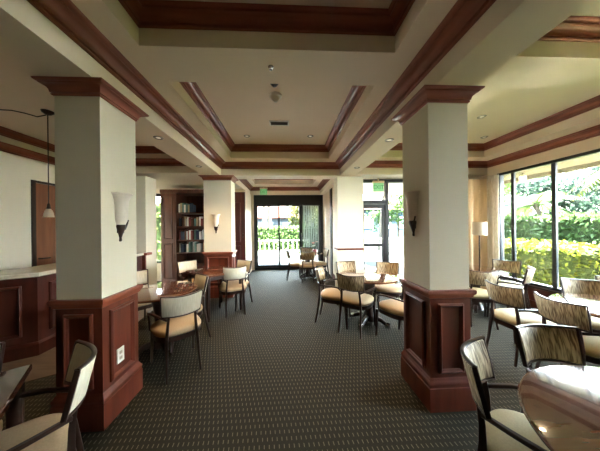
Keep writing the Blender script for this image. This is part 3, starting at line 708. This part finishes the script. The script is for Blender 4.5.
hedge(5.75, 6.75, 0, 8.5, 1.06, 12000, .055, M['hedge'], 'yellow-green clipped hedge right outside the big windows')
hedge(8.4, 9.6, 1, 13.0, 1.78, 15000, .085, M['leafgreen'], 'taller mid-green hedge behind the yellow-green one')
hedge(-6, 3.0, 14.2, 15.4, 1.5, 9000, .08, M['leafgreen'], 'green hedge beyond the patio fence')
hedge(-8.5, -4.7, 9.2, 10.2, 2.6, 3500, .09, M['leafyellow'], 'sunlit shrub outside the library window')
def tree(x, y, h, r, ml, n, size, label, seed, trunk=.12):
    t = empty('tree', (x, y, -.06)); tag(t, label, 'tree', 'garden trees'); rng = random.Random(seed)
    MB().bar([(0, 0, 0), (.05, .03, h * .3), (-.04, .06, h * .6), (.0, 0, h * .85)], [(trunk,), (trunk * .8,), (trunk * .6,), (trunk * .3,)]).build('trunk', M['trunk'], t)
    cl = [(rng.gauss(0, r * .45), rng.gauss(0, r * .45), h * rng.uniform(.45, 1.0), r * rng.uniform(.3, .55)) for _ in range(12)]
    def fn(g):
        c = g.choice(cl); v = Vector((g.gauss(0, 1), g.gauss(0, 1), g.gauss(0, 1))).normalized() * c[3] * g.uniform(.5, 1) ; return (c[0] + v.x, c[1] + v.y, c[2] + v.z)
    leafcloud(rng, n, fn, size).build('crown', ml, t, smooth=False)
def palm(x, y, h, lean, nf, fl, label, seed, tr=.11, fm='leafgreen'):
    t = empty('palm_tree', (x, y, -.06)); tag(t, label, 'palm tree', 'garden palms'); rng = random.Random(seed)
    top = Vector((lean[0], lean[1], h))
    MB().bar([(0, 0, 0), (lean[0] * .2, lean[1] * .2, h * .35), (lean[0] * .55, lean[1] * .55, h * .7), tuple(top)], [(tr * 1.3,), (tr,), (tr * .85,), (tr * .7,)]).build('trunk', M['trunk'], t)
    for k in range(nf):
        a = k * 2.399 + rng.uniform(-.2, .2); el = rng.uniform(-.1, 1.1); b = MB(); D = Vector((math.cos(a), math.sin(a), 0))
        pts = []
        for j in range(7):
            s = j / 6; pts.append(top + D * fl * s * math.cos(el * .6) + Vector((0, 0, fl * (math.sin(el) * s - .75 * s * s))))
        b.bar(pts, [(.02 * (1 - j / 8),) for j in range(7)])
        for j in range(1, 28):
            s = j / 28; i = min(5, int(s * 6)); p = pts[i].lerp(pts[i + 1], s * 6 - i); tg = (pts[i + 1] - pts[i]).normalized(); sd = tg.cross(Vector((0, 0, 1))).normalized()
            ll = fl * .32 * math.sin(PI * min(1, s * .9 + .12))
            for sg in (-1, 1):
                e = p + (sd * sg + tg * .5).normalized() * ll + Vector((0, 0, -.35 * ll)); wv = tg * .022 * fl / 1.2
                b.face(p - wv, p + wv, e)
        b.build('frond', M[fm], t, smooth=False)
palm(9.9, 7.6, 2.3, (-.5, .1), 12, 1.5, 'slanting palm trunk above the hedges outside the window', 2, .10)
palm(10.6, 6.0, 3.6, (.2, -.3), 13, 1.9, 'tall palm outside at the frame edge of the windows', 4, .13, 'leafyellow')
palm(11.2, 9.4, 2.6, (0, .2), 12, 1.7, 'palm with drooping fronds outside between the window mullions', 6, .1, 'leafblue')
palm(10.5, 11.0, 2.2, (.2, .2), 12, 1.6, 'low palm outside next to the curtained window edge', 9, .1, 'leafyellow')
tree(14.5, 10.5, 4.2, 2.2, M['leafblue'], 4200, .14, 'bluish tree far behind the window hedges', 12)
tree(14.0, 6.6, 4.6, 2.4, M['leafblue'], 4200, .14, 'bushy tree behind the slanting palm', 13)
tree(15.5, 14.0, 4.5, 2.4, M['leafgreen'], 4200, .14, 'green tree seen past the window corner', 14)
palm(-1.75, 16.5, 5.0, (.1, 0), 11, 2.0, 'pale palm trunk beyond the patio hedge, nearer the closet door', 21, .16)
palm(-1.35, 17.5, 5.4, (-.2, .1), 11, 2.0, 'pale palm trunk beyond the patio hedge, nearer the door mullion', 22, .16)
palm(5.6, 12.6, 4.4, (.5, .2), 11, 1.9, 'leaning pale palm trunk seen through the storefront glass', 23, .16)
palm(4.25, 13.5, 4.6, (.1, .2), 11, 1.9, 'upright pale palm trunk seen through the storefront door', 24, .13, 'leafblue')
tree(1.9, 18.5, 4.6, 1.9, M['leafyellow'], 3600, .13, 'yellow-leaved tree beyond the patio', 25)
tree(9.0, 17.0, 4.4, 2.2, M['leafgreen'], 3600, .14, 'green tree far beyond the storefront glass', 26)
tree(3.2, 24.0, 4.0, 2.2, M['leafblue'], 2500, .16, 'grey-green tree in front of the far blue house', 27)
# picket fence on the patio edge
def fence(x0, x1, y, label):
    t = empty('picket_fence', (x0, y, -.02)); tag(t, label, 'fence'); Ln = x1 - x0
    r = MB().box(0, Ln, -.02, .02, .82, .87); r.box(0, Ln, -.02, .02, .10, .15); r.build('rails', M['fencepaint'], t, smooth=False)
    p = MB(); n = int(Ln / .22)
    for k in range(n + 1): p.box(k * .22 - .02, k * .22 + .02, -.015, .015, 0, .82)
    p.build('pickets', M['fencepaint'], t, smooth=False)
fence(-2.6, 1.0, 10.2, 'white picket fence across the patio outside the sliding doors')
fence(2.6, 6.4, 10.8, 'white railing outside the storefront door')
def house(x0, x1, y0, y1, h, mw, label, rh=1.4):
    t = empty('house', ((x0 + x1) / 2, y0, -.06)); tag(t, label, 'building', 'houses beyond the garden'); w2 = (x1 - x0) / 2; d = y1 - y0
    MB().box(-w2, w2, 0, d, 0, h).build('walls', mw, t, smooth=False)
    MB().rings([[(-w2 - .4, -.4, h), (w2 + .4, -.4, h), (w2 + .4, d + .4, h), (-w2 - .4, d + .4, h)], [(-w2 * .6, d * .4, h + rh), (w2 * .6, d * .4, h + rh), (w2 * .6, d * .6, h + rh), (-w2 * .6, d * .6, h + rh)]]).build('roof', M['rooftile'], t, smooth=False)
    n = max(2, int(w2))
    for k in range(n):
        x = -w2 + (k + .5) * 2 * w2 / n
        f = MB().box(x - .5, x + .5, -.05, 0, h * .35, h * .75).build('window', M['white'], t, smooth=False)
        MB().box(x - .42, x + .42, -.07, -.05, h * .38, h * .72).build('pane', M['winglass_dark'], f, smooth=False)
house(-9, 5.0, 27, 32, 2.6, M['stucco'], 'pale house with terracotta roof across the garden', 1.6)
house(6.5, 15.0, 25, 30, 3.4, M['bluewall'], 'blue-grey house seen through the storefront door')
t = house(20, 24, 3, 9, 3.0, M['bluewall'], 'blue-grey house far behind the window trees')
tag(struct(MB().box(-9, 4.5, 20.0, 20.2, -.06, 1.9).build('garden_wall', M['stucco'], smooth=False)), 'pale garden wall behind the hedge', 'wall')
ln = empty('hanging_lantern', (5.0, 4.32, 2.58)); tag(ln, 'small lantern hanging under the roof overhang outside', 'lantern')
MB().lathe([(.006, 0), (.006, -.06)], (0, 0, 0), 8).build('stem', M['bronze'], ln)
MB().lathe([(.02, -.05), (.06, -.08), (.055, -.16), (.03, -.2), (0, -.21)], (0, 0, 0), 8).build('lantern_glass', M['lampshade'], ln)
